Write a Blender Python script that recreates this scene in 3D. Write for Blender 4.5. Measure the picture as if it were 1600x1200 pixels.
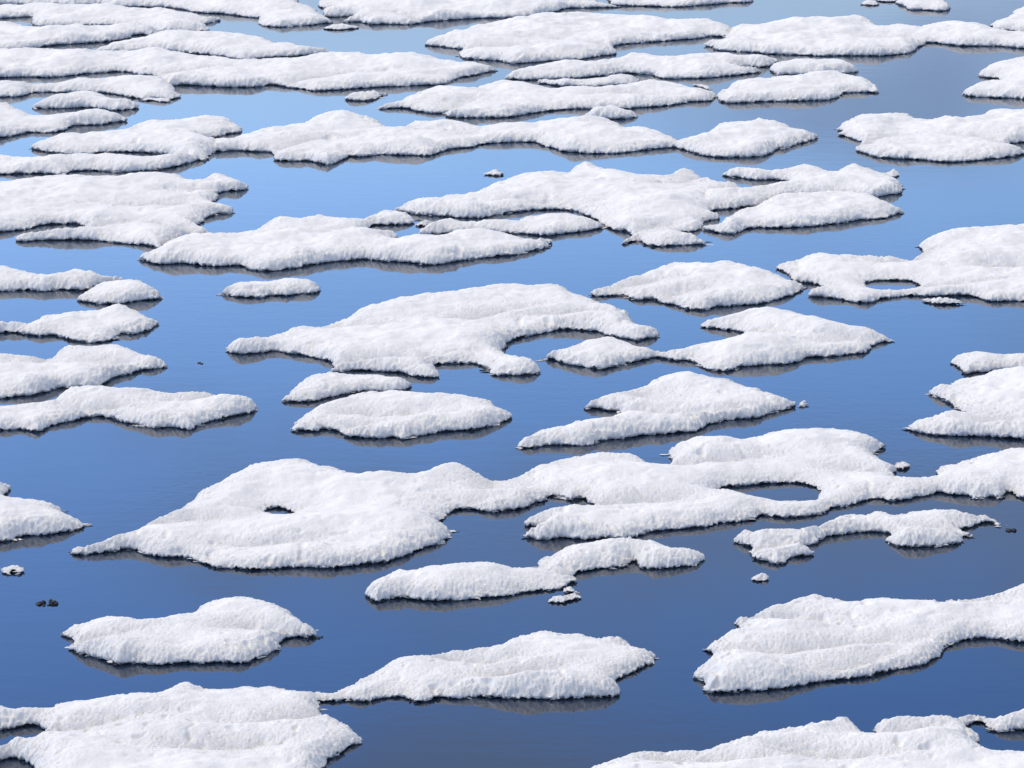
import bpy, math
import numpy as np

# ---------------------------------------------------------------- camera, sky, sun, exposure
scene = bpy.context.scene
for o in list(bpy.data.objects):
    bpy.data.objects.remove(o)
COL = scene.collection
R = math.radians

CAM_H = 9.0
PITCH = R(12.15)
VFOV = R(10.7)
cam_d = bpy.data.cameras.new('camera')
cam = bpy.data.objects.new('camera', cam_d)
COL.objects.link(cam)
cam.location = (0, 0, CAM_H)
cam.rotation_euler = (math.pi / 2 - PITCH, 0, 0)
cam_d.sensor_fit = 'HORIZONTAL'
cam_d.angle = 2 * math.atan(math.tan(VFOV / 2) * 4 / 3)
cam_d.clip_start = 0.1
cam_d.clip_end = 20000
scene.camera = cam

SUN_EL, SUN_AZ = R(48), R(-60)          # azimuth measured from +Y (away from the camera), negative = left
w = bpy.data.worlds.new('World')
scene.world = w
w.use_nodes = True
nt = w.node_tree
nt.nodes.clear()
N = nt.nodes.new
L = nt.links.new


def math_node(tree, op, a, b=None, c=None):
    n = tree.nodes.new('ShaderNodeMath')
    n.operation = op
    for i, v in enumerate((a, b, c)):
        if v is None:
            continue
        if isinstance(v, (int, float)):
            n.inputs[i].default_value = v
        else:
            tree.links.new(v, n.inputs[i])
    return n.outputs[0]


def smooth(tree, v, lo, hi, a=0.0, b=1.0):
    n = tree.nodes.new('ShaderNodeMapRange')
    n.interpolation_type = 'SMOOTHSTEP'
    tree.links.new(v, n.inputs[0])
    for i, q in enumerate((lo, hi, a, b)):
        n.inputs[i + 1].default_value = q
    return n.outputs[0]


def mixc(tree, fac, a, b, mode='MIX'):
    n = tree.nodes.new('ShaderNodeMix')
    n.data_type = 'RGBA'
    n.blend_type = mode
    if isinstance(fac, (int, float)):
        n.inputs[0].default_value = fac
    else:
        tree.links.new(fac, n.inputs[0])
    for i, v in ((6, a), (7, b)):
        if isinstance(v, tuple):
            n.inputs[i].default_value = v
        else:
            tree.links.new(v, n.inputs[i])
    return n.outputs[2]


sky = N('ShaderNodeTexSky')
sky.sky_type = 'NISHITA'
sky.sun_disc = False
sky.sun_elevation = SUN_EL
sky.sun_rotation = SUN_AZ
sky.air_density = 1.0
sky.dust_density = 0.5
sky.ozone_density = 3.0
SKY_STRENGTH = 0.125
gm = N('ShaderNodeGamma')                   # crisp dry air: the sky deepens quickly away from the horizon
gm.inputs['Gamma'].default_value = 1.7
L(sky.outputs[0], gm.inputs['Color'])
blue = mixc(nt, 1.0, gm.outputs[0], (0.785, 0.61, 0.56, 1), 'MULTIPLY')
hs = N('ShaderNodeHueSaturation')           # deep clear winter blue
hs.inputs['Saturation'].default_value = 1.11
L(blue, hs.inputs['Color'])
blue = hs.outputs[0]
tc = N('ShaderNodeTexCoord')
sep = N('ShaderNodeSeparateXYZ')
L(tc.outputs['Generated'], sep.inputs[0])
mp = N('ShaderNodeMapping')
mp.inputs['Scale'].default_value = (1.0, 1.0, 2.2)
mp.inputs['Location'].default_value = (1.7, 0.0, 0.0)
L(tc.outputs['Generated'], mp.inputs[0])
n1 = N('ShaderNodeTexNoise')
n1.inputs['Scale'].default_value = 4.0
n1.inputs['Detail'].default_value = 6
n1.inputs['Roughness'].default_value = 0.5
L(mp.outputs[0], n1.inputs['Vector'])
# a broken cloud deck that thins out into clear sky towards the horizon, all the way round
deck = math_node(nt, 'ADD', sep.outputs['Z'], math_node(nt, 'MULTIPLY', math_node(nt, 'SUBTRACT', n1.outputs[0], 0.5), 0.35))
deck_f = smooth(nt, deck, 0.39, 0.57)
n2 = N('ShaderNodeTexNoise')
n2.inputs['Scale'].default_value = 7.0
n2.inputs['Detail'].default_value = 5
mp2 = N('ShaderNodeMapping')
mp2.inputs['Scale'].default_value = (1.0, 1.0, 2.5)
mp2.inputs['Location'].default_value = (1.81, 0.5, 0.0)
L(tc.outputs['Generated'], mp2.inputs[0])
L(mp2.outputs[0], n2.inputs['Vector'])
cloud_shade = mixc(nt, n2.outputs[0], (2.3, 2.45, 2.75, 1), (4.5, 4.22, 3.88, 1))
low_f = smooth(nt, n2.outputs[0], 0.46, 0.66, 0.0, 0.85)
haze_f = smooth(nt, sep.outputs['Z'], 0.165, 0.11, 0.0, 0.85)      # dull air above the horizon
blue = mixc(nt, haze_f, blue, (4.2, 5.6, 7.6, 1))
skyc = mixc(nt, low_f, blue, (2.7, 3.8, 6.2, 1))      # thin far cloud, blued by the air in front of it
skyc = mixc(nt, deck_f, skyc, cloud_shade)
bg = N('ShaderNodeBackground')
bg.inputs['Strength'].default_value = SKY_STRENGTH
L(skyc, bg.inputs['Color'])
out = N('ShaderNodeOutputWorld')
L(bg.outputs[0], out.inputs['Surface'])

sd = bpy.data.lights.new('sun', 'SUN')
sd.energy = 1.5
sd.angle = R(18)
sd.color = (1.0, 0.94, 0.865)
sun = bpy.data.objects.new('sun', sd)
COL.objects.link(sun)
sun.rotation_euler = (-(math.pi / 2 - SUN_EL), 0, -SUN_AZ)   # light comes from azimuth SUN_AZ beyond the floes
sun.location = (0, 0, 60)

scene.view_settings.view_transform = 'Standard'
scene.view_settings.look = 'None'
scene.view_settings.exposure = 0.35
scene.view_settings.gamma = 1.0
scene.view_settings.use_curve_mapping = False


# ---------------------------------------------------------------- materials
def mat(name):
    m = bpy.data.materials.new(name)
    m.use_nodes = True
    b = m.node_tree.nodes['Principled BSDF']
    return m, m.node_tree, b


def noise_tex(t, vec, scale, detail=3, rough=0.5):
    n = t.nodes.new('ShaderNodeTexNoise')
    n.inputs['Scale'].default_value = scale
    n.inputs['Detail'].default_value = detail
    n.inputs['Roughness'].default_value = rough
    t.links.new(vec, n.inputs['Vector'])
    return n.outputs[0]


def obj_coord(t, scale=(1, 1, 1)):
    c = t.nodes.new('ShaderNodeNewGeometry')
    m = t.nodes.new('ShaderNodeMapping')
    m.inputs['Scale'].default_value = scale
    t.links.new(c.outputs['Position'], m.inputs[0])
    return m.outputs[0]


def bump(t, height, strength, dist, normal=None):
    b = t.nodes.new('ShaderNodeBump')
    b.inputs['Strength'].default_value = strength
    b.inputs['Distance'].default_value = dist
    t.links.new(height, b.inputs['Height'])
    if normal is not None:
        t.links.new(normal, b.inputs['Normal'])
    return b.outputs[0]


# snow: old granular snow, nearly white, faint grey-cream tone in patches
M_SNOW, t, b = mat('granular_snow')
v = obj_coord(t)
big = noise_tex(t, v, 1.6, 4, 0.6)
grain = noise_tex(t, v, 60, 3, 0.6)
c = mixc(t, smooth(t, big, 0.35, 0.7), (0.93, 0.91, 0.88, 1), (0.90, 0.88, 0.85, 1))
c = mixc(t, smooth(t, grain, 0.60, 0.80, 0.0, 0.25), c, (0.64, 0.62, 0.60, 1))
t.links.new(c, b.inputs['Base Color'])
b.inputs['Roughness'].default_value = 0.85
b.inputs['Specular IOR Level'].default_value = 0.2
at = t.nodes.new('ShaderNodeAttribute')          # crumbly, open grained snow near the rims, wind packed snow inside
at.attribute_name = 'coarse'
ng = noise_tex(t, v, 110, 4, 0.75)
pores = smooth(t, noise_tex(t, v, 70, 3, 0.6), 0.34, 0.50)
hh = math_node(t, 'ADD', ng, math_node(t, 'MULTIPLY', pores, at.outputs['Fac']))
hh = math_node(t, 'MULTIPLY', hh, math_node(t, 'MULTIPLY_ADD', at.outputs['Fac'], 0.75, 0.16))
nb = bump(t, hh, 0.6, 0.018)
t.links.new(nb, b.inputs['Normal'])

# wet ice plate under the snow: dark, soaked, lip shade painted into its colour
M_ICE, t, b = mat('wet_ice_lip_shade')
v = obj_coord(t)
g = noise_tex(t, v, 25, 4, 0.6)
c = mixc(t, smooth(t, g, 0.35, 0.75), (0.012, 0.015, 0.019, 1), (0.06, 0.065, 0.07, 1))
t.links.new(c, b.inputs['Base Color'])
b.inputs['Roughness'].default_value = 0.55
b.inputs['Specular IOR Level'].default_value = 0.25
t.links.new(bump(t, g, 0.6, 0.02), b.inputs['Normal'])

# water: dark melt water, almost still, fine cross ripples
M_WATER, t, b = mat('melt_water')
v = obj_coord(t, (1.0, 1.0, 1.0))
rip = noise_tex(t, v, 9.0, 4, 0.6)
rip2 = noise_tex(t, obj_coord(t, (0.7, 1.6, 1)), 2.2, 3, 0.5)
patch = smooth(t, noise_tex(t, obj_coord(t, (0.5, 0.22, 1)), 0.5, 3, 0.55), 0.40, 0.62, 0.25, 1.0)
h = math_node(t, 'ADD', math_node(t, 'MULTIPLY', rip, math_node(t, 'MULTIPLY', patch, 0.0008)), math_node(t, 'MULTIPLY', rip2, 0.0006))
t.links.new(bump(t, h, 1.0, 1.0), b.inputs['Normal'])
b.inputs['Base Color'].default_value = (0.006, 0.014, 0.034, 1)
b.inputs['Roughness'].default_value = 0.03
b.inputs['IOR'].default_value = 1.34


# ---------------------------------------------------------------- geometry helpers
def build_mesh(name, co, quads, material, parent=None, smooth_shade=True, loc=None):
    me = bpy.data.meshes.new(name)
    nv, nf = len(co), len(quads)
    k = quads.shape[1]
    me.vertices.add(nv)
    me.vertices.foreach_set('co', np.ascontiguousarray(co, np.float32).ravel())
    me.loops.add(nf * k)
    me.loops.foreach_set('vertex_index', np.ascontiguousarray(quads, np.int32).ravel())
    me.polygons.add(nf)
    me.polygons.foreach_set('loop_start', np.arange(0, nf * k, k, dtype=np.int32))
    me.polygons.foreach_set('loop_total', np.full(nf, k, dtype=np.int32))
    me.polygons.foreach_set('use_smooth', np.full(nf, smooth_shade, dtype=bool))
    me.update(calc_edges=True)
    me.validate()
    me.materials.append(material)
    ob = bpy.data.objects.new(name, me)
    COL.objects.link(ob)
    if parent is not None:
        ob.parent = parent
    if loc is not None:
        ob.location = loc
    return ob


def _hash(ix, iy, seed):
    h = (ix.astype(np.int64) * 374761393 + iy.astype(np.int64) * 668265263 + seed * 974634777) & 0xFFFFFFFF
    h = ((h ^ (h >> 13)) * 1274126177) & 0xFFFFFFFF
    return (h ^ (h >> 16)) & 0xFFFF


def perlin(x, y, seed=0):
    xi, yi = np.floor(x), np.floor(y)
    fx, fy = x - xi, y - yi
    ux = fx * fx * fx * (fx * (fx * 6 - 15) + 10)
    uy = fy * fy * fy * (fy * (fy * 6 - 15) + 10)

    def g(dx, dy):
        a = _hash(xi + dx, yi + dy, seed) * (2 * math.pi / 65536.0)
        return np.cos(a) * (fx - dx) + np.sin(a) * (fy - dy)
    a = g(0, 0) + ux * (g(1, 0) - g(0, 0))
    b_ = g(0, 1) + ux * (g(1, 1) - g(0, 1))
    return 1.5 * (a + uy * (b_ - a))


def fbm(x, y, wl, seed, octaves=3, gain=0.5):
    s, a = 0.0, 1.0
    for k in range(octaves):
        s = s + a * perlin(x / wl + 17.3 * k, y / wl - 9.1 * k, seed + k)
        wl *= 0.5
        a *= gain
    return s


CP, SP = math.cos(PITCH), math.sin(PITCH)
F_PX = 600.0 / math.tan(VFOV / 2)           # focal length in pixels of a 1600 x 1200 frame


def ground(px, py, z=0.0):
    """where the sight line through a point of the photograph meets height z"""
    u, vv = (px - 800.0) / F_PX, (600.0 - py) / F_PX
    dx, dy, dz = u, CP + SP * vv, -SP + CP * vv
    k = (z - CAM_H) / dz
    return dx * k, dy * k


def smooth_ring(pts, step):
    """closed Catmull-Rom curve through the outline, resampled"""
    p = np.array(pts, float)
    n = len(p)
    o = []
    for i in range(n):
        p0, p1, p2, p3 = p[i - 1], p[i], p[(i + 1) % n], p[(i + 2) % n]
        m = max(2, int(np.hypot(*(p2 - p1)) / step))
        tt = (np.arange(m) / m)[:, None]
        k = 0.42
        m1, m2 = k * (p2 - p0), k * (p3 - p1)
        lim = np.hypot(*(p2 - p1)) * 0.9
        for mm in (m1, m2):
            q = np.hypot(*mm)
            if q > lim:
                mm *= lim / q
        h00 = 2 * tt**3 - 3 * tt**2 + 1
        h10 = tt**3 - 2 * tt**2 + tt
        h01 = -2 * tt**3 + 3 * tt**2
        h11 = tt**3 - tt**2
        o.append(h00 * p1 + h10 * m1 + h01 * p2 + h11 * m2)
    return np.concatenate(o)


Z_LIP = 0.016        # height of the snow's lower lip above the water
Z_BACK = 0.084       # height of the silhouette along the far edges


def world_ring(pts, hole=False):
    """outline in the photograph -> outline on the water; far edges are seen over the snow's top"""
    pts = [(-100 if x <= -15 else 1700 if x >= 1615 else x,
            -30 if y <= -8 else 1262 if y >= 1215 else y) for x, y in pts]
    r = smooth_ring(pts, 4.0)
    a = np.roll(r, 1, 0)
    c_ = np.roll(r, -1, 0)
    tan = c_ - a
    area = 0.5 * np.sum(r[:, 0] * c_[:, 1] - c_[:, 0] * r[:, 1])
    nrm = np.stack([tan[:, 1], -tan[:, 0]], 1) * np.sign(area)
    nrm /= np.maximum(np.hypot(nrm[:, 0], nrm[:, 1]), 1e-6)[:, None]
    up = -nrm[:, 1] * (-1 if hole else 1)      # +1: the far side of the snow (image up)
    wgt = np.clip((up + 0.15) / 0.75, 0, 1)
    ker = np.ones(7) / 7.0
    wp = np.concatenate([wgt[-3:], wgt, wgt[:3]])
    wgt = np.convolve(wp, ker, 'valid')
    n = len(r)
    z = np.full(n, Z_LIP)
    if hole:
        z = Z_LIP + wgt * 0.030
    else:
        ax, ay = r[:, 0], r[:, 1]
        bx, by = c_[:, 0], c_[:, 1]
        for i in range(n):
            if wgt[i] < 0.02:
                continue
            x = r[i, 0] + 0.01
            m = (ax - x) * (bx - x) < 0
            yy = ay[m] + (x - ax[m]) / (bx[m] - ax[m]) * (by[m] - ay[m])
            yy = yy[yy > r[i, 1] + 0.8]
            tpx = (yy.min() - r[i, 1]) if len(yy) else 2.0
            g = ground(r[i, 0], r[i, 1])
            vert = tpx * math.hypot(g[1], CAM_H) / F_PX
            z[i] = Z_LIP + wgt[i] * min(Z_BACK - Z_LIP, 0.50 * vert)
        zp = np.concatenate([z[-3:], z, z[:3]])
        z = np.convolve(zp, ker, 'valid')
    x, y = ground(r[:, 0], r[:, 1], z)
    return np.stack([x, y], 1)


def signed_distance(X, Y, rings):
    ny, nx = X.shape
    A = np.concatenate(rings)
    B = np.concatenate([np.roll(q, -1, 0) for q in rings])
    D = B - A
    LL_ = np.maximum((D**2).sum(1), 1e-12)
    dist = np.empty_like(X)
    gx = np.empty_like(X)
    gy = np.empty_like(X)
    T = 24
    mid = 0.5 * (A + B)
    half = 0.5 * np.sqrt(LL_)
    for j in range(0, ny, T):
        for i in range(0, nx, T):
            sx, sy = X[j:j + T, i:i + T], Y[j:j + T, i:i + T]
            cx, cy = 0.5 * (sx.min() + sx.max()), 0.5 * (sy.min() + sy.max())
            rad = 0.5 * math.hypot(sx.max() - sx.min(), sy.max() - sy.min())
            dc = np.hypot(mid[:, 0] - cx, mid[:, 1] - cy)
            keep = np.nonzero(dc - half < dc.min() + half.max() + 2 * rad)[0]
            px, py = sx.ravel()[:, None], sy.ravel()[:, None]
            ax, ay = A[keep, 0], A[keep, 1]
            tt = np.clip(((px - ax) * D[keep, 0] + (py - ay) * D[keep, 1]) / LL_[keep], 0, 1)
            ex, ey = px - ax - tt * D[keep, 0], py - ay - tt * D[keep, 1]
            d2 = ex * ex + ey * ey
            k = d2.argmin(1)
            r_ = np.arange(len(k))
            dist[j:j + T, i:i + T] = np.sqrt(d2[r_, k]).reshape(sx.shape)
    inside = np.zeros(X.shape, bool)
    for j in range(ny):
        y = Y[j, 0] + 1e-7
        m = (A[:, 1] > y) != (B[:, 1] > y)
        if m.any():
            xs = np.sort(A[m, 0] + (y - A[m, 1]) / D[m, 1] * D[m, 0])
            inside[j] = np.searchsorted(xs, X[j]) % 2 == 1
    return np.where(inside, dist, -dist)


def sheet(name, S, X, Y, PX, PY, PZ, keep_v, material, parent, origin, coarse=None):
    q = keep_v[:-1, :-1] & keep_v[1:, :-1] & keep_v[:-1, 1:] & keep_v[1:, 1:]
    idx = np.arange(S.size).reshape(S.shape)
    f = np.stack([idx[:-1, :-1][q], idx[:-1, 1:][q], idx[1:, 1:][q], idx[1:, :-1][q]], 1)
    if len(f) == 0:
        return None
    used, inv = np.unique(f, return_inverse=True)
    f = inv.reshape(f.shape)
    co = np.stack([PX.ravel()[used] - origin[0], PY.ravel()[used] - origin[1], PZ.ravel()[used]], 1)
    ob = build_mesh(name, co, f, material, parent)
    if coarse is not None:
        at = ob.data.attributes.new('coarse', 'FLOAT', 'POINT')
        at.data.foreach_set('value', np.ascontiguousarray(coarse.ravel()[used], np.float32))
    return ob


def floe(label, pts, holes=(), creases=(), lobes=(), name='ice_floe', cat='ice floe', thick=1.0, seed=0, group='snow covered ice floes drifting on the water'):
    rings = [world_ring(pts)] + [world_ring(h_, True) for h_ in holes]
    more = [world_ring(q) for q in lobes]
    allp = np.concatenate([rings[0]] + more)
    lo, hi = allp.min(0), allp.max(0)
    cx, cy = 0.5 * (lo + hi)
    dist = math.hypot(cy, CAM_H)
    dx = 0.85 * 1.5625 / F_PX * dist
    dy = 1.6 * dx
    small = (hi[0] - lo[0]) < 0.6
    if small:
        dx *= 0.6
        dy *= 0.5
    if small:
        thick *= 0.5
    pad = 6 * dy
    xs = np.arange(lo[0] - pad, hi[0] + pad, dx)
    ys = np.arange(lo[1] - pad, hi[1] + pad, dy)
    X, Y = np.meshgrid(xs, ys)
    S0 = signed_distance(X, Y, rings)
    for q in more:                      # lobes grown together: a crease is left where they meet
        S0 = np.maximum(S0, signed_distance(X, Y, [q]) + 0.012)
    # ragged, crystalline outline
    k = dist / 45.0
    low = np.ones_like(S0)
    if holes:                           # the snow thins out towards a melt hole
        dh = -signed_distance(X, Y, rings[1:])
        low = 0.50 + 0.50 * np.clip(dh / 0.9, 0, 1) ** 0.7
    S = S0 + 0.026 * k * fbm(X, Y, 0.34 * k, 11 + seed, 3, 0.75) + 0.017 * k * perlin(X / (0.042 * k), Y / (0.055 * k), 77 + seed) + 0.010 * k * perlin(X / (0.022 * k), Y / (0.036 * k), 78 + seed)
    GY, GX = np.gradient(S, dy, dx)
    gl = np.maximum(np.hypot(GX, GY), 0.25)
    GX, GY = GX / gl, GY / gl
    si = np.maximum(S, 0)
    for line in creases:                # folds between drifts: deep at the first point, closing towards the last
        q = np.array(line, float)
        tot, m = len(q) - 1, 14
        for a in range(tot * m + 1):
            u = min(a / m, tot - 1e-6)
            p_ = q[int(u)] + (q[int(u) + 1] - q[int(u)]) * (u - int(u))
            wx, wy = ground(p_[0], p_[1], 0.07)
            u /= tot
            b0 = 0.004 + 0.26 * max(0.0, u - 0.45) ** 1.4
            wy += 0.05 * k * math.sin(a * 0.9 + seed)
            dd = np.hypot((X - wx) * 0.45, (Y - wy)) * 0.9 + b0
            si = np.minimum(si, dd)
    # snow depth: soft rounded rim, slow swell, puffs and grain
    T = thick * 0.092 * (1 + 0.50 * fbm(X, Y, 1.3, 31 + seed, 2))
    rim = 1 - np.exp(-si / 0.085)
    H = T * rim
    H += thick * 0.060 * np.clip(si / 0.7, 0, 1) ** 0.8
    inner = 1 - np.exp(-si / 0.22)
    H += thick * inner * (0.062 * fbm(X, Y, 0.75, 41 + seed, 4, 0.43))
    puff = np.abs(perlin(X / 0.34, Y / 0.30, 51 + seed)) * 0.9 + np.abs(perlin(X / 0.16, Y / 0.15, 52 + seed)) * 0.4
    H += thick * rim * 0.019 * (puff - 0.35)
    g1, g2 = max(0.05, 4.5 * dx), max(0.026, 2.5 * dx)
    H += (0.16 + 0.84 * np.exp(-si / 0.13)) * rim * (0.006 * perlin(X / g1, Y / g1, 61 + seed) + 0.010 * perlin(X / g2, Y / g2, 62 + seed))
    pit = np.clip(perlin(X / (0.16 * k), Y / (0.20 * k), 64 + seed) - 0.38, 0, 1) * np.clip(0.6 + perlin(X / 1.1, Y / 1.1, 65 + seed), 0, 1)
    pore = np.clip(perlin(X / (0.038 * k), Y / (0.060 * k), 66 + seed) - 0.22, 0, 1)
    H -= 0.048 * pore * rim * np.exp(-si / 0.14)
    H -= thick * 0.22 * pit * rim * (0.06 + 0.94 * np.exp(-si / 0.16))
    tuft = np.exp(-np.maximum(S, 0) / 0.035)      # the lowest edge hangs in uneven tufts
    lip = np.maximum(Z_LIP + 0.008 * fbm(X, Y, 0.25, 71 + seed, 2) + tuft * 0.017 * perlin(X / (0.042 * k), Y / (0.05 * k), 73 + seed), 0.003)
    Z = lip + np.maximum(H, 0) * low
    wfold = 2.6 * dy
    out_ = np.maximum(-S, 0)
    # vertices past the rim fold back underneath it: an undercut lip
    snap = np.where(np.abs(S) < 0.4 * dx, -S, 0.0)
    push = np.where(S < 0, out_ * 2.6, 0.0) + np.where(S >= 0, snap, 0.0)
    PX, PY = X + GX * push, Y + GY * push
    Z = np.where(S < 0, lip - out_ * 0.55, Z)
    root = bpy.data.objects.new(name, None)
    root.empty_display_size = 0.3
    root.location = (cx, cy, 0)
    root['label'] = label
    root['category'] = cat
    if group:
        root['group'] = group
    COL.objects.link(root)
    sheet('snow_cover', S, X, Y, PX, PY, Z, S > -wfold, M_SNOW, root, (cx, cy), np.exp(-si / 0.16))
    # the soaked ice plate the snow lies on: ragged rim, dark also as painted shade below the lip
    SI = S - 0.016 + 0.012 * k * fbm(X, Y, 0.5 * k, 91 + seed, 2, 0.6) + 0.012 * k * perlin(X / (0.05 * k), Y / (0.07 * k), 92 + seed)
    oi = np.maximum(-SI, 0)
    ZI = np.where(SI >= 0, 0.003 + 0.006 * np.clip(SI / 0.03, 0, 1) + 0.004 * perlin(X / 0.08, Y / 0.08, 95 + seed), 0.004 - oi * 1.5)
    sheet('ice_base', SI, X, Y, X + 0 * S, Y, ZI, (SI > -2.2 * dy) & (SI < 0.22), M_ICE, root, (cx, cy))
    return root


# ---------------------------------------------------------------- water
def water_sheet():
    rad = [0, 20, 60, 120, 300, 1000, 3000, 9000]
    co = [(0, 0, 0)]
    n = 48
    for r_ in rad[1:]:
        for k in range(n):
            co.append((r_ * math.cos(2 * math.pi * k / n), 40 + r_ * math.sin(2 * math.pi * k / n), 0))
    co[0] = (0, 40, 0)
    fc = []
    for k in range(n):
        fc.append((0, 1 + k, 1 + (k + 1) % n))
    for j in range(len(rad) - 2):
        a0, b0 = 1 + j * n, 1 + (j + 1) * n
        for k in range(n):
            k2 = (k + 1) % n
            fc.append((a0 + k, b0 + k, b0 + k2))
            fc.append((a0 + k, b0 + k2, a0 + k2))
    ob = build_mesh('water', np.array(co), np.array(fc), M_WATER)
    ob['kind'] = 'structure'
    return ob


water_sheet()

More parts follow.
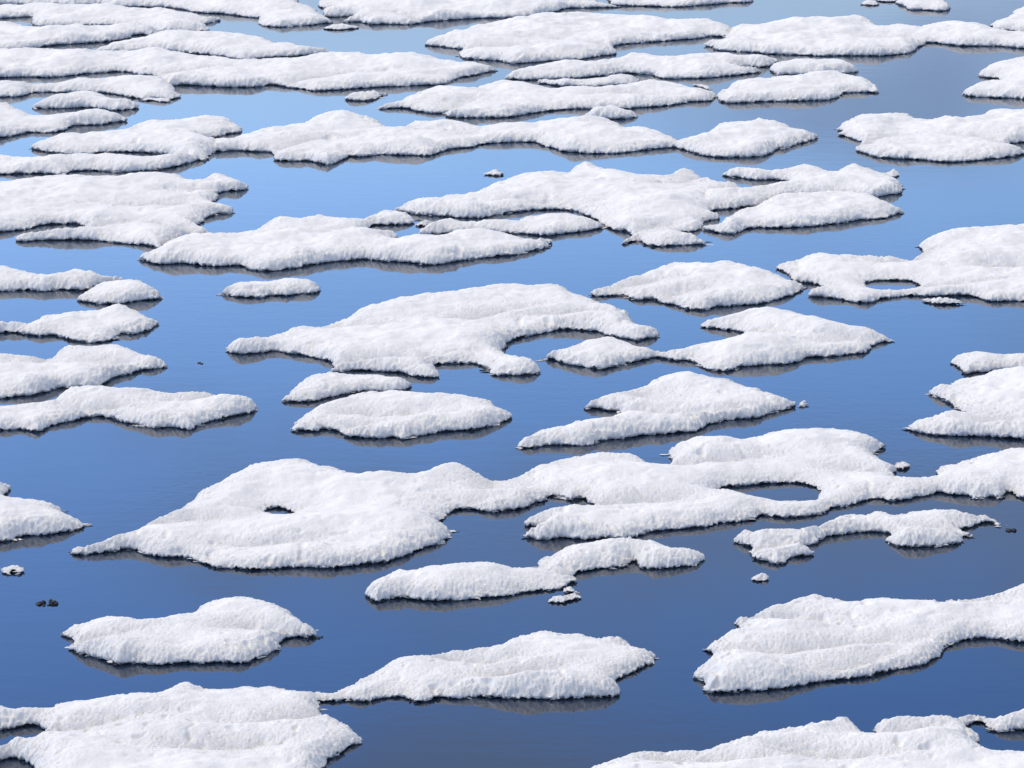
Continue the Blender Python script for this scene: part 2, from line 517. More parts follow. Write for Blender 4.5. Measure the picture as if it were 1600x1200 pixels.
# ---------------------------------------------------------------- the floes, outlines read off the photograph
FLOES = [
 ('broad snowy floe filling the top left corner, cut off by the top edge',
  [(-15,-8),(462,-8),(466,4),(478,10),(492,12),(500,19),(504,26),(519,34),(505,35),(490,38),(460,40),(430,41),(412,39),(402,35),(405,29),(400,27),(370,24),(340,20),(312,19),(290,15),(260,11),(200,10),(172,11),(160,7),(148,6),(130,8),(117,10),(90,8),(60,7),(20,6),(-15,7)]),
 ('wide snowy floe with pointed right lobes, second from the top at the left edge',
  [(-15,11),(50,9),(110,11),(180,12),(250,14),(290,18),(310,22),(325,28),(343,30),(325,34),(318,39),(327,47),(300,49),(275,50),(250,49),(230,44),(200,40),(170,38),(132,39),(100,41),(60,41),(52,36),(52,29),(52,25),(20,27),(-15,30)],
  [],
  {'lobes':[[(-15,39),(20,38),(50,41),(90,43),(130,40),(150,37),(185,38),(215,41),(240,46),(252,49),(235,53),(210,54),(205,58),(190,61),(140,66),(100,68),(65,72),(30,77),(-15,77)]]}),
 ('long thin snowy floe with a drawn out right tip, behind the longest upper left strip',
  [(155,77),(170,66),(200,61),(240,53),(270,50),(300,49),(340,51),(370,51),(400,56),(415,58),(430,64),(440,67),(452,64),(458,68),(470,72),(495,78),(521,82),(470,86),(420,89),(375,93),(340,86),(300,82),(275,80),(240,79),(205,80),(170,80)]),
 ('longest upper left snow strip, running from the left edge to a pointed tip',
  [(-15,79),(40,78),(90,77),(110,81),(200,81),(230,79),(260,78),(280,82),(330,87),(375,95),(420,90),(470,88),(500,85),(540,87),(580,88),(640,86),(670,87),(700,92),(725,97),(745,96),(760,103),(778,109),(760,112),(745,116),(720,121),(700,127),(685,131),(640,133),(580,136),(530,139),(490,141),(470,138),(440,134),(425,131),(400,135),(370,135),(350,135),(310,133),(280,132),(262,135),(250,125),(240,117),(215,116),(200,112),(180,111),(150,113),(120,116),(80,120),(40,119),(-15,121)],
  [],
  {'lobes':[[(-15,131),(20,130),(60,132),(100,125),(120,122),(175,122),(225,118),(240,120),(256,122),(268,131),(275,143),(282,149),(265,154),(240,153),(222,155),(215,152),(200,150),(190,147),(160,144),(110,143),(50,143),(40,148),(20,150),(-15,152)]],'creases':[[(440,131),(520,118),(580,114),(640,112)],[(240,117),(300,108),(380,106)]]}),
 ('small lens shaped snowy floe with pointed ends near the upper left edge',
  [(48,167),(60,161),(75,153),(100,146),(115,143),(145,143),(165,147),(180,153),(200,157),(218,167),(200,170),(180,171),(160,170),(130,167),(100,168),(70,168)]),
 ('thin spiked snowy floe on the left edge, below the small lens shaped one',
  [(-15,164),(15,164),(30,168),(50,177),(80,177),(115,173),(150,171),(170,173),(185,178),(203,187),(180,190),(160,193),(140,194),(115,195),(105,200),(92,205),(70,206),(45,206),(25,211),(0,214),(-15,214)]),
 ('wide snowy floe along the top edge, left of centre to centre',
  [(498,2),(520,-8),(900,-8),(935,1),(950,6),(965,10),(930,11),(890,12),(868,17),(845,21),(820,26),(790,27),(750,28),(710,30),(680,32),(660,35),(640,37),(600,37),(577,37),(566,33),(536,33),(550,28),(552,24),(530,25),(507,24),(506,14),(518,12),(500,10)],
  [],
  {'creases':[[(660,34),(640,22),(600,18)]]}),
 ('thin snow strip cut by the top edge, right of centre, ending in open water',
  [(935,-8),(1180,-8),(1172,1),(1140,3),(1100,7),(1060,10),(1020,9),(985,8),(955,4)]),
 ('tiny flat snow chip in front of the gap between the two top left floes',
  [(506,43),(520,38),(530,35),(545,37),(558,42),(550,44),(530,46),(515,45)]),
 ('very wide double floe near the top, running from centre to the right edge',
  [(667,68),(680,61),(695,53),(720,48),(735,38),(760,33),(790,30),(815,30),(825,25),(850,21),(880,19),(900,19),(930,23),(955,26),(975,25),(1005,25),(1030,28),(1060,31),(1090,33),(1120,35),(1135,38),(1146,45),(1145,53),(1140,57),(1120,56),(1108,56),(1080,60),(1050,62),(1020,65),(990,67),(965,69),(955,74),(966,82),(950,85),(930,88),(910,91),(890,93),(860,94),(830,97),(800,99),(790,97),(780,94),(745,92),(718,89),(722,81),(722,76),(700,73),(680,71)],
  [],
  {'lobes':[[(1138,45),(1170,37),(1185,36),(1215,30),(1225,33),(1250,28),(1275,26),(1300,27),(1340,27),(1360,30),(1375,39),(1400,42),(1430,43),(1440,40),(1455,38),(1480,36),(1500,38),(1535,41),(1560,46),(1600,50),(1615,50),(1615,75),(1590,74),(1560,71),(1530,71),(1505,71),(1475,68),(1460,66),(1445,66),(1435,72),(1424,81),(1400,84),(1370,86),(1345,86),(1300,86),(1270,86),(1240,84),(1200,83),(1180,81),(1150,79),(1125,78),(1113,75),(1118,73),(1103,70),(1110,67),(1130,63),(1136,56)]],'creases':[[(722,76),(780,72),(860,68)],[(955,74),(930,66),(860,60)],[(1470,64),(1400,58),(1320,56)]]}),
 ('long low snow strip with a forked right end, below the very wide top centre floe',
  [(788,121),(805,110),(815,104),(840,97),(870,94),(900,94),(925,98),(950,92),(980,86),(1010,86),(1040,88),(1080,87),(1110,84),(1130,83),(1160,85),(1195,88),(1216,93),(1203,103),(1160,103),(1148,104),(1175,108),(1190,111),(1165,115),(1135,118),(1100,121),(1060,122),(1030,121),(1020,116),(1000,115),(970,113),(940,117),(900,121),(860,123),(820,124),(800,123)]),
 ('small oval snowy floe at the upper right, tucked behind a larger rounded one',
  [(1203,107),(1213,101),(1230,96),(1260,93),(1280,96),(1310,94),(1330,100),(1343,110),(1325,113),(1300,115),(1260,116),(1225,116),(1213,115)]),
 ('long snowy floe with a pointed left tip in the second row, centre',
  [(592,168),(615,158),(635,149),(660,137),(675,134),(695,134),(720,137),(740,135),(760,129),(780,125),(800,126),(835,131),(860,135),(880,137),(900,137),(950,135),(985,131),(1000,127),(1030,126),(1055,130),(1080,134),(1100,140),(1115,144),(1117,151),(1110,156),(1080,158),(1065,161),(1040,164),(1000,167),(975,169),(925,169),(900,169),(870,171),(850,173),(830,176),(810,180),(790,182),(740,183),(700,182),(695,180),(700,175),(680,176),(660,175),(645,171),(635,168),(615,168)],
  [],
  {'creases':[[(700,175),(720,160),(760,154)],[(1020,150),(980,148),(900,150)]]}),
 ('thin sliver of snow squeezed between two long strips near the top centre',
  [(838,128),(850,125),(890,123),(940,120),(970,117),(995,121),(1003,125),(985,132),(960,132),(930,134),(900,134),(875,134),(860,131)]),
 ('rounded snowy floe with blunt right end, upper right, in front of the small oval one',
  [(1120,148),(1135,139),(1140,132),(1150,124),(1165,120),(1200,118),(1225,116),(1260,117),(1280,115),(1300,113),(1320,115),(1345,121),(1365,131),(1372,137),(1368,143),(1340,143),(1315,144),(1310,150),(1300,154),(1270,156),(1230,157),(1180,158),(1140,160),(1125,157)]),
 ('tiny snowy ice cake alone in pale water near the upper centre left',
  [(541,153),(555,145),(570,141),(585,140),(595,144),(604,145),(590,152),(575,156),(555,156)]),
 ('small rounded snow cap in front of the long second row floe, centre right',
  [(911,180),(930,172),(945,165),(965,164),(975,169),(990,176),(998,180),(980,184),(955,185),(925,184)]),
 ('small rounded floe cut by the top edge in the grey water at the right',
  [(1402,0),(1420,-8),(1465,-8),(1478,5),(1483,12),(1470,16),(1440,15),(1416,14),(1415,9),(1405,6)]),
 ('tiny thin ice flake left of the rounded floe on the top right edge',
  [(1345,5),(1352,1),(1370,2),(1370,6),(1358,7)]),
 ('snowy floe in the extreme top right corner, with two left points',
  [(1546,38),(1560,32),(1578,24),(1580,20),(1590,10),(1615,3),(1615,49),(1595,49),(1580,47),(1565,47),(1550,45),(1556,41)]),
 ('two lobed snowy floe at the upper right edge, under the straight arm',
  [(1530,116),(1535,108),(1545,100),(1570,95),(1585,92),(1600,85),(1615,82),(1615,155),(1600,154),(1580,152),(1550,151),(1520,150),(1506,147),(1510,140),(1525,131),(1540,126),(1568,126),(1562,122),(1545,120)]),
 ('wide snowy floe on the right edge in grey blue water, with notched left end',
  [(1307,200),(1320,190),(1335,180),(1370,179),(1400,176),(1410,175),(1425,178),(1435,183),(1455,185),(1470,182),(1500,184),(1520,180),(1540,173),(1580,171),(1615,172),(1615,221),(1600,221),(1575,224),(1590,230),(1602,238),(1585,243),(1560,246),(1530,249),(1500,252),(1470,252),(1440,249),(1400,247),(1370,244),(1350,239),(1335,233),(1340,228),(1348,219),(1335,217),(1325,213),(1312,210),(1317,205)],
  [],
  {'creases':[[(1340,228),(1380,214),(1440,208)],[(1575,224),(1540,215),(1480,212)]]}),
 ('longest chain of humped snow in the third row, beginning at the left edge',
  [(330,222),(360,215),(375,210),(400,204),(420,199),(450,196),(480,186),(500,181),(530,176),(550,176),(570,180),(590,184),(605,192),(620,196),(630,194),(645,187),(665,189),(700,189),(725,191),(745,196),(760,196),(775,193),(800,192),(830,189),(870,189),(930,187),(960,187),(970,192),(980,198),(1000,199),(1025,203),(1045,209),(1055,214),(1062,217),(1062,228),(1040,230),(1000,234),(970,238),(930,239),(900,237),(875,235),(865,230),(845,226),(838,221),(800,221),(760,223),(740,229),(710,231),(690,236),(670,242),(640,241),(620,241),(600,240),(580,243),(560,244),(545,242),(540,247),(525,253),(510,257),(495,253),(480,250),(455,250),(430,249),(428,247),(425,238),(420,236),(400,236),(370,234),(330,235)],
  [],
  {'lobes':[[(50,230),(65,222),(90,214),(130,206),(180,204),(210,193),(240,191),(270,191),(290,185),(315,180),(345,181),(365,188),(378,200),(375,205),(350,209),(332,213),(318,214),(330,220),(342,223),(342,232),(330,238),(323,249),(310,249),(293,249),(270,243),(240,238),(200,236),(165,237),(130,239),(100,239),(75,236)],[(-15,243),(25,244),(50,247),(80,246),(110,241),(160,239),(200,239),(250,243),(280,244),(305,248),(285,256),(275,260),(240,264),(205,267),(175,267),(140,265),(110,267),(100,271),(50,270),(-15,269)],[(1050,221),(1080,211),(1100,207),(1115,195),(1130,190),(1150,189),(1165,189),(1180,185),(1200,187),(1225,190),(1240,196),(1260,204),(1270,207),(1277,213),(1268,217),(1250,222),(1230,230),(1212,231),(1208,237),(1195,242),(1160,245),(1120,244),(1095,241),(1080,235),(1052,228)]],'creases':[[(425,236),(470,222),(540,216)],[(620,198),(680,205),(760,210)],[(90,238),(160,232),(230,228)]]}),
 ('large ragged snowy floe from the left edge, its front arm reaching the centre',
  [(-15,287),(30,281),(60,280),(80,276),(130,279),(185,279),(200,272),(225,269),(260,268),(285,271),(297,280),(310,279),(322,273),(345,271),(365,276),(380,285),(388,292),(375,296),(352,297),(342,301),(338,309),(330,312),(345,316),(356,321),(364,327),(362,332),(345,333),(328,336),(318,341),(312,347),(306,351),(318,357),(326,363),(300,368),(280,372),(262,379),(246,387),(240,384),(215,381),(180,378),(150,375),(110,374),(70,374),(40,376),(25,374),(35,368),(70,364),(105,361),(130,356),(135,353),(125,349),(95,349),(65,351),(45,356),(20,360),(-15,361)],
  [],
  {'lobes':[[(218,402),(232,395),(250,381),(275,370),(300,364),(322,360),(360,360),(385,358),(400,354),(420,342),(440,337),(458,341),(475,339),(495,333),(520,335),(545,338),(565,338),(578,331),(600,327),(625,328),(640,334),(647,344),(635,348),(610,350),(585,350),(570,354),(568,357),(600,361),(624,369),(610,371),(640,372),(680,369),(700,363),(740,362),(780,364),(810,369),(840,373),(860,376),(855,384),(835,390),(810,396),(780,399),(750,402),(720,406),(690,411),(660,412),(640,409),(600,407),(570,403),(545,406),(515,408),(480,413),(450,419),(420,422),(395,420),(375,414),(340,415),(310,413),(285,410),(255,411),(232,408)]],'creases':[[(280,318),(220,322),(160,320)],[(388,292),(330,296),(250,300)],[(130,356),(180,346),(240,345)],[(570,357),(520,360),(440,362)],[(330,367),(280,352),(200,345)]]}),
 ('huge snowy floe right of upper centre, joined from a peaked mound and two right arms',
  [(617,327),(632,318),(650,308),(690,303),(730,300),(748,295),(762,288),(785,281),(800,272),(825,271),(850,267),(880,268),(895,259),(910,255),(930,257),(955,264),(985,267),(1005,271),(1040,272),(1060,267),(1078,267),(1100,273),(1130,283),(1155,289),(1157,294),(1125,299),(1119,310),(1115,326),(1108,331),(1120,336),(1126,340),(1110,342),(1097,346),(1100,353),(1085,359),(1062,361),(1085,366),(1102,379),(1085,381),(1060,382),(1030,384),(1012,382),(1000,374),(975,379),(978,374),(988,366),(982,361),(962,359),(948,354),(937,347),(918,337),(905,330),(880,326),(840,327),(800,331),(775,334),(755,339),(725,340),(695,337),(660,334),(648,333),(632,329)],
  [],
  {'lobes':[[(1084,318),(1092,302),(1140,294),(1190,290),(1235,281),(1215,280),(1180,279),(1150,275),(1133,271),(1148,264),(1170,263),(1200,266),(1225,265),(1245,260),(1258,259),(1275,262),(1300,266),(1312,263),(1322,257),(1340,254),(1352,258),(1370,262),(1382,266),(1395,263),(1407,270),(1398,274),(1388,272),(1400,280),(1411,291),(1405,300),(1385,303),(1365,307),(1340,305),(1310,304),(1270,305),(1240,306),(1210,310),(1190,318),(1160,322),(1145,324),(1080,329)],[(1122,349),(1137,337),(1150,329),(1175,323),(1200,312),(1220,306),(1255,303),(1300,302),(1345,303),(1372,306),(1392,319),(1406,326),(1415,330),(1398,335),(1385,339),(1350,342),(1320,346),(1280,351),(1240,354),(1205,355),(1180,354),(1162,358),(1148,364),(1128,363),(1096,356),(1118,354),(1120,352)]],'creases':[[(900,325),(880,318),(820,312),(760,314)],[(1100,275),(1060,285),(1000,290)],[(985,362),(1030,352),(1090,345)]]}),
 ('narrow snow strip trapped between the peaked centre floe and the long armed one',
  [(655,365),(665,355),(680,346),(700,342),(720,343),(740,344),(770,344),(800,343),(830,337),(860,335),(890,334),(908,337),(925,344),(940,351),(943,354),(925,358),(905,361),(880,364),(860,367),(840,367),(810,364),(770,362),(740,361),(720,362),(700,362),(685,364)]),
 ('tiny snow capped chunk alone in light blue water above the peaked centre floe',
  [(759,270),(768,264),(776,262),(783,267),(788,271),(775,273)]),
 ('low snowy floe on the left edge with a thin tail, behind a small rounded one',
  [(-15,420),(20,420),(45,426),(80,428),(100,422),(120,420),(150,422),(163,433),(199,438),(180,441),(155,443),(142,449),(125,452),(90,451),(70,454),(40,452),(-15,455)]),
 ('small rounded snowy floe near the left edge casting a dark reflection',
  [(119,466),(130,455),(145,442),(165,440),(200,441),(225,440),(238,448),(250,457),(250,464),(235,467),(215,469),(195,472),(160,474),(135,471)]),
 ('humped snowy floe at the left edge, below the small rounded one',
  [(-15,509),(20,505),(40,503),(55,495),(65,490),(100,488),(150,486),(170,482),(190,480),(205,482),(225,488),(235,495),(248,503),(240,508),(235,513),(225,516),(205,521),(190,520),(180,525),(170,531),(145,534),(125,532),(105,529),(85,523),(60,524),(40,522),(25,518),(-15,521)]),
 ('thick snowy floe at mid left edge, its right end tapering to a point',
  [(-15,549),(30,553),(80,555),(84,549),(100,538),(115,539),(140,540),(170,538),(200,537),(215,545),(235,555),(255,564),(260,570),(250,573),(220,578),(200,583),(180,588),(170,593),(155,603),(115,605),(90,606),(75,611),(50,616),(30,617),(0,621),(-15,621)],
  [],
  {'creases':[[(84,550),(60,565),(0,570)],[(240,572),(180,565),(120,560)]]}),
 ('long bowed snowy floe at the left edge, its middle arched away from the viewer',
  [(-15,630),(20,631),(45,627),(80,625),(95,613),(110,608),(130,605),(170,607),(200,608),(235,607),(260,611),(280,611),(310,611),(345,614),(350,619),(365,620),(390,625),(400,631),(398,640),(385,644),(370,648),(350,653),(330,657),(310,664),(300,669),(285,668),(270,666),(240,667),(215,663),(190,658),(170,651),(150,649),(130,652),(115,656),(95,660),(80,665),(60,672),(45,671),(30,669),(10,670),(-15,670)],
  [],
  {'creases':[[(348,618),(300,624),(240,628)],[(130,640),(180,636),(240,640)]]}),
 ('small bun shaped snowy floe floating alone, left of centre in bright blue water',
  [(342,458),(350,450),(365,440),(385,436),(400,434),(430,433),(455,432),(480,432),(490,435),(498,443),(500,453),(490,457),(470,457),(450,461),(425,460),(410,463),(390,463),(370,462),(355,459)]),
 ('big central snowy floe with a slim left point and a curved bay in front',
  [(352,545),(365,535),(400,528),(430,522),(450,512),(475,502),(500,502),(520,497),(540,490),(555,482),(580,477),(600,470),(620,466),(645,465),(670,462),(700,455),(730,452),(760,447),(800,444),(830,446),(870,446),(890,450),(900,455),(920,460),(940,468),(960,475),(980,481),(985,490),(990,500),(1005,508),(1025,514),(1032,520),(1025,526),(1010,528),(995,531),(985,529),(970,526),(950,522),(930,516),(900,514),(880,514),(860,517),(830,522),(805,528),(790,538),(782,545),(800,553),(815,556),(830,562),(838,568),(846,577),(840,582),(820,584),(800,585),(775,585),(762,582),(765,575),(755,572),(750,568),(730,566),(700,567),(680,567),(668,567),(678,571),(686,579),(684,587),(665,588),(640,585),(620,581),(600,579),(575,577),(545,578),(517,580),(525,572),(520,568),(515,562),(500,559),(480,555),(465,553),(450,551),(430,546),(410,549),(380,552),(360,550)],
  [],
  {'creases':[[(985,490),(930,488),(860,492),(800,500)],[(520,566),(580,560),(660,556),(740,550)],[(720,500),(780,488),(850,480)],[(480,505),(540,508),(620,506)]]}),
 ('low snow strip directly in front of the big central floe',
  [(440,624),(450,612),(458,600),(475,589),(500,584),(520,582),(560,582),(590,583),(610,586),(625,591),(640,597),(643,600),(635,607),(620,610),(600,610),(560,611),(540,615),(510,621),(490,625),(465,626)]),
 ('oval snowy floe below centre left, standing clear in front of the low strip',
  [(458,671),(463,655),(470,645),(485,635),(510,626),(530,620),(550,613),(575,609),(600,610),(625,612),(645,616),(670,619),(700,617),(730,617),(770,621),(775,630),(785,637),(800,645),(800,652),(785,658),(770,663),(750,669),(720,671),(690,673),(665,678),(645,682),(630,685),(615,681),(600,683),(580,683),(560,682),(540,680),(535,675),(520,671),(505,669),(498,672),(470,672)],
  [],
  {'creases':[[(560,645),(620,650),(690,640)],[(520,668),(560,664),(600,668)]]}),
 ('peaked snowy floe with a slit in its front, right of centre above the curved one',
  [(922,458),(935,450),(965,435),(990,430),(1010,420),(1030,411),(1050,404),(1080,407),(1110,409),(1150,412),(1180,420),(1200,425),(1220,432),(1245,440),(1258,447),(1245,457),(1225,464),(1200,470),(1180,475),(1150,476),(1135,478),(1120,478),(1110,482),(1090,483),(1070,481),(1055,475),(1045,474),(1030,471),(1020,466),(1000,467),(985,466),(970,460),(950,461),(930,461)],
  [],
  {'creases':[[(1030,470),(1060,456),(1120,448)],[(960,450),(1010,440),(1060,438)]]}),
 ('large snowy floe at the right edge with a small melt pond near its front',
  [(1211,417),(1225,410),(1245,402),(1265,396),(1285,393),(1310,397),(1345,400),(1375,400),(1420,401),(1440,393),(1447,388),(1432,382),(1440,375),(1455,365),(1490,358),(1510,353),(1540,355),(1570,352),(1615,355),(1615,470),(1590,469),(1560,470),(1545,469),(1530,464),(1510,461),(1480,461),(1450,462),(1420,461),(1400,463),(1375,466),(1367,471),(1345,472),(1325,469),(1300,465),(1285,463),(1263,460),(1280,454),(1290,449),(1285,446),(1265,441),(1240,438),(1232,430),(1228,423)],
  [[(1354,440),(1380,437),(1425,438),(1437,445),(1410,451),(1380,452),(1360,449)]],
  {'creases':[[(1447,388),(1430,408),(1380,410),(1340,408)],[(1615,415),(1560,417),(1530,412)],[(1437,445),(1500,440),(1580,438)]]}),
 ('thin broken flake lying against the front of the floe with the small melt pond',
  [(1441,467),(1455,464),(1480,466),(1507,472),(1490,474),(1465,474),(1447,470)]),
 ('curved boomerang shaped floe right of centre, joined to a smaller leaf shaped left mound',
  [(1048,552),(1070,542),(1085,535),(1110,530),(1140,525),(1160,520),(1165,516),(1150,515),(1130,514),(1110,510),(1095,507),(1115,498),(1140,490),(1160,485),(1180,483),(1200,482),(1240,485),(1270,490),(1285,494),(1310,500),(1340,508),(1370,515),(1380,522),(1392,531),(1375,534),(1360,540),(1353,549),(1340,551),(1310,554),(1280,557),(1265,557),(1250,563),(1225,568),(1200,568),(1160,572),(1145,577),(1125,578),(1105,576),(1090,568),(1075,562),(1050,560)],
  [],
  {'lobes':[[(847,560),(865,553),(880,545),(895,537),(920,532),(945,525),(965,528),(985,533),(1005,540),(1020,546),(1035,550),(1060,550),(1060,561),(1025,557),(1010,560),(990,564),(965,569),(945,575),(935,575),(920,573),(895,569),(870,562),(858,560)]],'creases':[[(1165,516),(1200,520),(1240,530)],[(1392,531),(1330,528),(1270,535)]]}),
 ('short snowy floe peeking in at the right edge behind the double lobed one',
  [(1484,563),(1500,552),(1510,547),(1535,548),(1550,547),(1565,551),(1600,552),(1615,553),(1615,576),(1575,576),(1562,577),(1545,580),(1525,580),(1510,583),(1503,576)]),
 ('double lobed snowy floe at mid right edge, its two rounded tongues pointing left',
  [(1447,611),(1465,604),(1480,598),(1490,590),(1530,584),(1550,579),(1580,578),(1615,578),(1615,683),(1570,683),(1540,681),(1500,680),(1475,680),(1450,677),(1430,673),(1418,666),(1425,660),(1440,653),(1460,647),(1480,643),(1515,643),(1500,640),(1490,632),(1475,624),(1460,617)],
  [],
  {'creases':[[(1515,643),(1560,648),(1615,652)],[(1540,660),(1600,657)]]}),
 ('snowy floe right of centre shaped like an open claw with its mouth to the left',
  [(808,697),(812,688),(840,670),(870,664),(895,657),(935,655),(955,648),(970,640),(950,640),(930,637),(912,635),(930,622),(950,612),(975,605),(1000,600),(1020,591),(1040,587),(1060,583),(1080,582),(1100,585),(1130,589),(1145,589),(1158,599),(1180,606),(1200,610),(1215,615),(1243,627),(1244,633),(1230,637),(1215,641),(1200,645),(1185,651),(1165,653),(1140,654),(1120,658),(1105,662),(1095,670),(1080,673),(1060,675),(1040,677),(1010,678),(980,683),(950,685),(935,689),(920,693),(900,694),(870,694),(845,696),(830,698)],
  [],
  {'creases':[[(962,641),(1010,641),(1060,645),(1110,646),(1170,640),(1240,634)],[(1000,612),(1030,622),(1045,630)]]}),
 ('tiny snow capped ice lump off the right tip of the claw shaped floe',
  [(1246,631),(1252,626),(1258,625),(1262,631),(1254,634)]),
 ('largest snowy floe, reaching from lower left to the right edge, enclosing two ponds',
  [(108,862),(120,856),(135,852),(150,846),(165,838),(190,832),(215,818),(235,808),(260,799),(275,797),(285,787),(300,772),(315,762),(340,750),(360,738),(385,725),(400,722),(430,716),(450,713),(465,711),(490,716),(505,723),(535,731),(560,740),(600,743),(640,743),(665,738),(680,730),(710,728),(730,730),(750,736),(770,743),(785,743),(800,739),(815,733),(840,722),(870,713),(900,708),(930,706),(960,706),(990,708),(1010,714),(1020,720),(1040,722),(1048,718),(1050,710),(1042,703),(1050,694),(1070,685),(1100,683),(1130,683),(1150,681),(1180,677),(1200,672),(1225,670),(1270,667),(1310,667),(1340,671),(1355,675),(1370,686),(1383,694),(1370,703),(1365,706),(1380,712),(1390,723),(1400,730),(1395,735),(1398,743),(1420,743),(1450,741),(1470,738),(1465,734),(1467,726),(1490,718),(1510,712),(1540,708),(1565,704),(1600,702),(1615,702),(1615,780),(1600,778),(1575,768),(1565,776),(1545,775),(1520,778),(1512,773),(1490,772),(1465,768),(1445,773),(1430,776),(1415,780),(1390,781),(1380,778),(1360,778),(1345,783),(1320,790),(1300,791),(1290,799),(1260,805),(1230,807),(1200,805),(1190,803),(1180,807),(1170,810),(1150,814),(1125,816),(1110,821),(1080,824),(1050,826),(1010,830),(1005,834),(975,840),(940,840),(910,841),(880,839),(850,842),(835,840),(820,836),(822,829),(835,826),(845,822),(850,819),(838,820),(820,818),(822,812),(835,808),(850,799),(865,793),(900,790),(925,787),(935,786),(925,784),(915,778),(905,776),(892,780),(880,775),(865,774),(855,776),(850,781),(835,785),(820,791),(805,795),(790,796),(770,798),(740,795),(715,795),(703,800),(690,810),(682,813),(690,817),(700,822),(704,830),(703,837),(690,845),(670,852),(650,858),(635,866),(615,873),(595,878),(570,880),(540,884),(520,886),(500,886),(480,885),(440,887),(400,889),(380,888),(360,886),(340,885),(320,880),(300,874),(285,870),(260,870),(240,868),(225,863),(215,858),(195,857),(175,861),(150,864),(125,865)],
  [[(1118,767),(1130,760),(1170,757),(1200,754),(1240,753),(1265,756),(1278,763),(1282,772),(1272,779),(1240,780),(1215,780),(1200,778),(1170,773),(1150,770)],[(410,797),(420,793),(437,793),(452,796),(460,799),(446,801),(425,800)]],
  {'creases':[[(1042,722),(1100,724),(1170,716),(1230,712)],[(925,787),(1000,782),(1060,778),(1118,768)],[(700,800),(740,783),(790,776)],[(225,818),(300,812),(380,806)],[(1395,735),(1330,730),(1280,728)],[(770,748),(768,760),(745,772)],[(380,850),(440,846),(500,842)]]}),
 ('flat bar shaped snowy floe below centre, grown together with a shorter bumpy one behind',
  [(570,922),(580,905),(590,898),(600,892),(620,884),(640,887),(665,888),(700,884),(730,882),(755,881),(770,880),(800,884),(840,883),(870,886),(890,895),(900,900),(902,906),(890,911),(880,917),(860,920),(840,922),(820,924),(790,930),(760,932),(730,935),(700,937),(670,937),(650,936),(630,933),(610,935),(590,939),(575,934)],
  [],
  {'lobes':[[(843,877),(850,868),(870,858),(880,851),(900,849),(920,847),(945,845),(970,842),(995,839),(998,846),(1020,846),(1040,848),(1055,852),(1075,854),(1090,857),(1097,865),(1095,875),(1085,880),(1060,884),(1030,886),(1005,885),(998,880),(990,875),(975,882),(955,886),(940,885),(930,888),(900,892),(895,899),(875,902),(848,896)]]}),
 ('small snowy lump just off the crumbling middle of the flat bar floe',
  [(855,937),(860,930),(875,926),(895,924),(907,930),(903,934),(890,937),(875,940),(860,939)]),
 ('tiny snow crumb between the flat bar floe and the small lump before it',
  [(881,922),(884,916),(890,912),(895,918),(899,923),(888,924)]),
 ('thin branching snowy floe at lower right with a hooked tip and two front lobes',
  [(1147,841),(1155,833),(1175,829),(1200,825),(1215,823),(1250,824),(1270,820),(1285,813),(1300,805),(1310,800),(1325,797),(1345,798),(1365,791),(1385,793),(1400,796),(1420,793),(1450,792),(1460,789),(1475,793),(1500,794),(1520,800),(1540,804),(1555,810),(1562,816),(1560,820),(1545,815),(1530,817),(1520,822),(1505,823),(1500,825),(1510,830),(1520,835),(1508,836),(1502,840),(1500,847),(1485,850),(1460,853),(1430,853),(1405,852),(1395,849),(1383,845),(1390,838),(1398,836),(1390,832),(1375,830),(1360,829),(1340,830),(1315,833),(1295,836),(1282,843),(1278,847),(1262,851),(1245,852),(1260,856),(1270,862),(1270,866),(1250,868),(1235,870),(1225,877),(1210,879),(1200,876),(1185,874),(1175,870),(1173,862),(1178,855),(1165,850),(1150,845)],
  [],
  {'creases':[[(1178,855),(1230,846),(1262,846)],[(1500,825),(1450,822),(1400,826)]]}),
 ('tiny snowy crumb in open water below the branching floe',
  [(1174,902),(1180,898),(1190,895),(1200,898),(1203,902),(1192,906),(1180,906)]),
 ('snowy floe with a stepped right side, cut by the left edge in the lower half',
  [(-15,748),(3,751),(17,756),(19,761),(10,766),(7,774),(25,777),(45,776),(65,778),(80,780),(95,788),(95,794),(110,798),(122,807),(131,814),(128,822),(110,828),(90,831),(70,835),(45,835),(35,836),(20,843),(0,845),(-15,846)]),
 ('tiny two humped snow lump by the left edge in dark blue water',
  [(2,892),(8,885),(18,880),(28,881),(37,886),(38,891),(30,896),(22,892),(14,896)]),
 ('shell shaped snowy floe at lower left, its right side higher than its left',
  [(96,988),(105,981),(112,973),(125,970),(140,964),(170,960),(190,960),(205,966),(230,968),(250,962),(275,958),(300,948),(320,934),(335,930),(370,931),(400,933),(420,941),(445,950),(465,958),(467,965),(480,973),(490,985),(492,992),(480,995),(460,994),(445,997),(438,1005),(435,1012),(420,1020),(410,1025),(395,1028),(390,1034),(370,1035),(350,1033),(320,1035),(290,1035),(265,1037),(250,1038),(220,1035),(200,1036),(180,1037),(165,1030),(150,1025),(130,1022),(118,1018),(110,1012),(112,1006),(115,1001),(107,993)],
  [],
  {'creases':[[(112,1003),(160,998),(230,990)],[(450,985),(390,980),(330,985)]]}),
 ('broad bottom left corner floe, joined by a neck to a long bottom centre mound',
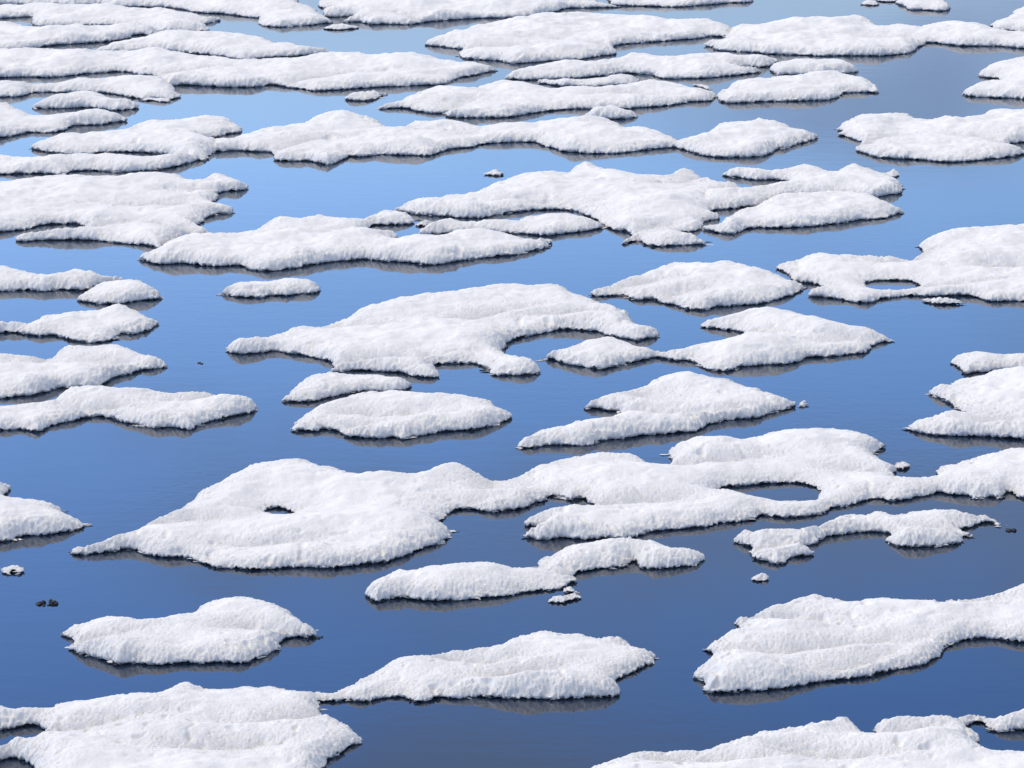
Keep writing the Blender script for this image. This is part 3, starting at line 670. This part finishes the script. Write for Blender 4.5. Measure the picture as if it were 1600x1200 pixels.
  [(-15,1104),(8,1100),(25,1103),(45,1103),(70,1100),(80,1094),(95,1087),(130,1087),(170,1084),(220,1083),(250,1076),(275,1066),(310,1065),(330,1069),(350,1067),(380,1062),(400,1064),(430,1063),(460,1069),(485,1073),(500,1077),(509,1079),(510,1091),(500,1093),(502,1100),(498,1105),(515,1112),(535,1120),(550,1130),(558,1145),(565,1153),(560,1160),(545,1165),(535,1175),(520,1183),(508,1192),(500,1205),(480,1215),(60,1215),(52,1197),(40,1188),(18,1182),(0,1187),(-15,1190),(-15,1172),(0,1164),(12,1154),(30,1153),(55,1143),(68,1138),(58,1131),(35,1134),(20,1137),(-15,1139)],
  [],
  {'lobes':[[(495,1078),(522,1077),(535,1066),(555,1058),(570,1050),(600,1035),(640,1028),(670,1023),(700,1016),(730,1014),(760,1010),(780,1004),(790,996),(810,987),(840,984),(860,985),(880,987),(910,988),(935,991),(960,989),(975,991),(985,1000),(1005,1007),(1018,1015),(1022,1025),(1020,1033),(1005,1040),(990,1047),(980,1050),(965,1056),(960,1062),(962,1068),(967,1076),(962,1084),(945,1087),(920,1088),(890,1089),(850,1090),(800,1089),(780,1088),(755,1087),(740,1087),(720,1089),(700,1088),(690,1086),(675,1091),(655,1095),(640,1090),(630,1086),(610,1087),(590,1090),(570,1094),(540,1092),(495,1092)]],'creases':[[(68,1138),(120,1136),(180,1128),(260,1118)],[(510,1110),(440,1125),(350,1130)],[(300,1170),(400,1160),(480,1160)],[(780,1060),(830,1050),(900,1040)],[(700,1030),(760,1035),(830,1030)]]}),
 ('snowy floe filling the bottom right, cut by the bottom edge, with a pitted crest',
  [(880,1215),(906,1199),(928,1187),(950,1182),(965,1172),(1000,1168),(1040,1166),(1090,1165),(1120,1160),(1145,1155),(1160,1147),(1180,1140),(1200,1139),(1240,1132),(1280,1126),(1310,1121),(1330,1121),(1345,1130),(1355,1140),(1370,1143),(1368,1134),(1372,1126),(1400,1119),(1440,1118),(1480,1116),(1500,1113),(1515,1114),(1530,1118),(1539,1120),(1539,1123),(1530,1124),(1515,1125),(1510,1129),(1520,1136),(1528,1145),(1530,1153),(1525,1157),(1540,1163),(1555,1167),(1580,1167),(1600,1170),(1615,1172),(1615,1215)],
  [],
  {'lobes':[[(1528,1119),(1548,1121),(1560,1116),(1600,1105),(1615,1102),(1615,1136),(1590,1138),(1570,1141),(1555,1140),(1540,1128)]],'creases':[[(1370,1143),(1430,1142),(1500,1135)],[(1250,1175),(1330,1180),(1440,1178)],[(1050,1185),(1130,1190),(1220,1186)]]}),
 ('broad snowy floe at the lower right edge with three blunt left steps',
  [(1146,967),(1160,962),(1180,955),(1200,947),(1225,940),(1250,932),(1270,928),(1290,931),(1310,930),(1330,935),(1345,932),(1390,933),(1420,938),(1450,940),(1465,943),(1475,934),(1500,930),(1530,927),(1560,919),(1580,910),(1600,903),(1615,900),(1615,1003),(1600,1002),(1570,999),(1550,997),(1530,996),(1510,998),(1495,1003),(1480,1008),(1475,1016),(1465,1025),(1450,1034),(1440,1038),(1415,1042),(1400,1044),(1380,1050),(1360,1055),(1340,1058),(1310,1061),(1285,1063),(1265,1067),(1240,1073),(1200,1076),(1170,1078),(1140,1080),(1110,1081),(1100,1077),(1103,1068),(1100,1062),(1085,1056),(1082,1050),(1095,1040),(1105,1030),(1110,1022),(1120,1018),(1104,1010),(1115,1000),(1130,986),(1155,980),(1158,975)],
  [],
  {'creases':[[(1104,1016),(1180,1018),(1280,1010),(1420,1000),(1500,985)],[(1150,966),(1250,968),(1330,975)],[(1475,940),(1520,940),(1580,932)],[(1300,1045),(1360,1030),(1420,1012)]]}),
 ('ragged low ice flake in the gap beside the upper right of the largest floe',
  [(1398,726),(1409,720),(1424,724),(1417,729),(1404,731)]),
 ('tiny white flake between the peaked centre floe and the strip trapped before it',
  [(650,350),(658,346),(668,345),(677,347),(668,351),(657,352)]),
 ('tiny thin ice flake before the right end of the long second row floe',
  [(1083,131),(1094,131),(1105,135),(1114,139),(1104,139),(1093,135)]),
 ('small pair of snow lumps under the lumpy tip of the longest upper left strip',
  [(221,156),(228,152),(240,151),(252,152),(265,153),(266,157),(252,158),(238,156)]),
 ('tiny ice scraps on the top edge left of the rounded floe there',
  [(1370,-1),(1382,-4),(1398,-4),(1400,1),(1384,2)]),
]
for i, f_ in enumerate(FLOES):
    opt = f_[3] if len(f_) > 3 else {}
    floe(f_[0], f_[1], f_[2] if len(f_) > 2 else (), seed=i * 131, **opt)


# ---------------------------------------------------------------- bare dark fragments
def fragment(label, px, py, lobes, seed, group=None):
    """a low lump of bare wet ice: squashed, noisy domes melted together, cut by the waterline"""
    x0, y0 = ground(px, py)
    n, m = 26, 9
    cos_, fcs, base = [], [], 0
    for (ox, oy, rx, ry, rz) in lobes:
        th = np.linspace(0, 2 * math.pi, n, endpoint=False)
        rows = [np.array([[ox, oy, rz]])]
        for j in range(1, m):
            a = j / (m - 1) * math.pi * 0.62
            x = ox + rx * np.sin(a) * np.cos(th)
            y = oy + ry * np.sin(a) * np.sin(th)
            z = rz * np.cos(a) + 0 * th
            nz = 0.6 * perlin(x / (0.4 * rx) + seed, y / (0.4 * rx) + z / (0.4 * rz) * 0.7, seed)
            rows.append(np.stack([ox + (x - ox) * (1 + nz), oy + (y - oy) * (1 + nz), z * (1 + 0.6 * nz)], 1))
        cos_.append(np.concatenate(rows))
        for k in range(n):
            fcs.append((base, base + 1 + k, base + 1 + (k + 1) % n))
        for j in range(m - 2):
            a0, b0 = base + 1 + j * n, base + 1 + (j + 1) * n
            for k in range(n):
                k2 = (k + 1) % n
                fcs.append((a0 + k, b0 + k, b0 + k2))
                fcs.append((a0 + k, b0 + k2, a0 + k2))
        base += 1 + (m - 1) * n
    ob = build_mesh('ice_fragment', np.concatenate(cos_), np.array(fcs), M_ICE, loc=(x0, y0, 0))
    ob['label'] = label
    ob['category'] = 'ice fragment'
    if group:
        ob['group'] = group
    return ob


G = 'bare dark ice fragments'
fragment('small dark wet ice chunk at lower left, left one of a close pair', 64, 944,
         [(-.012, 0, .024, .05, .016), (.016, .03, .018, .04, .022), (.03, -.04, .012, .03, .010), (-.034, .02, .010, .03, .007)], 1, G)
fragment('rounder dark wet ice chunk at lower left, right one of a close pair', 83, 943,
         [(.004, 0, .030, .05, .022), (-.022, .03, .016, .04, .027), (.026, -.02, .018, .04, .017), (-.03, -.05, .014, .03, .008)], 2, G)
fragment('dark flat ice sliver below the hooked tip of the branching floe', 1580, 829, [(-.02, 0, .03, .06, .012), (.025, 0, .022, .05, .016)], 3, G)
fragment('thin dark ice speck alone in the blue water left of the big central floe', 313, 568, [(-.012, .02, .02, .04, .008), (.016, -.02, .016, .04, .006)], 4, G)
fragment('dark crumb trailing off the right tip of the shell shaped floe', 497, 997, [(0, 0, .018, .04, .008), (.03, .03, .01, .03, .006)], 6, G)
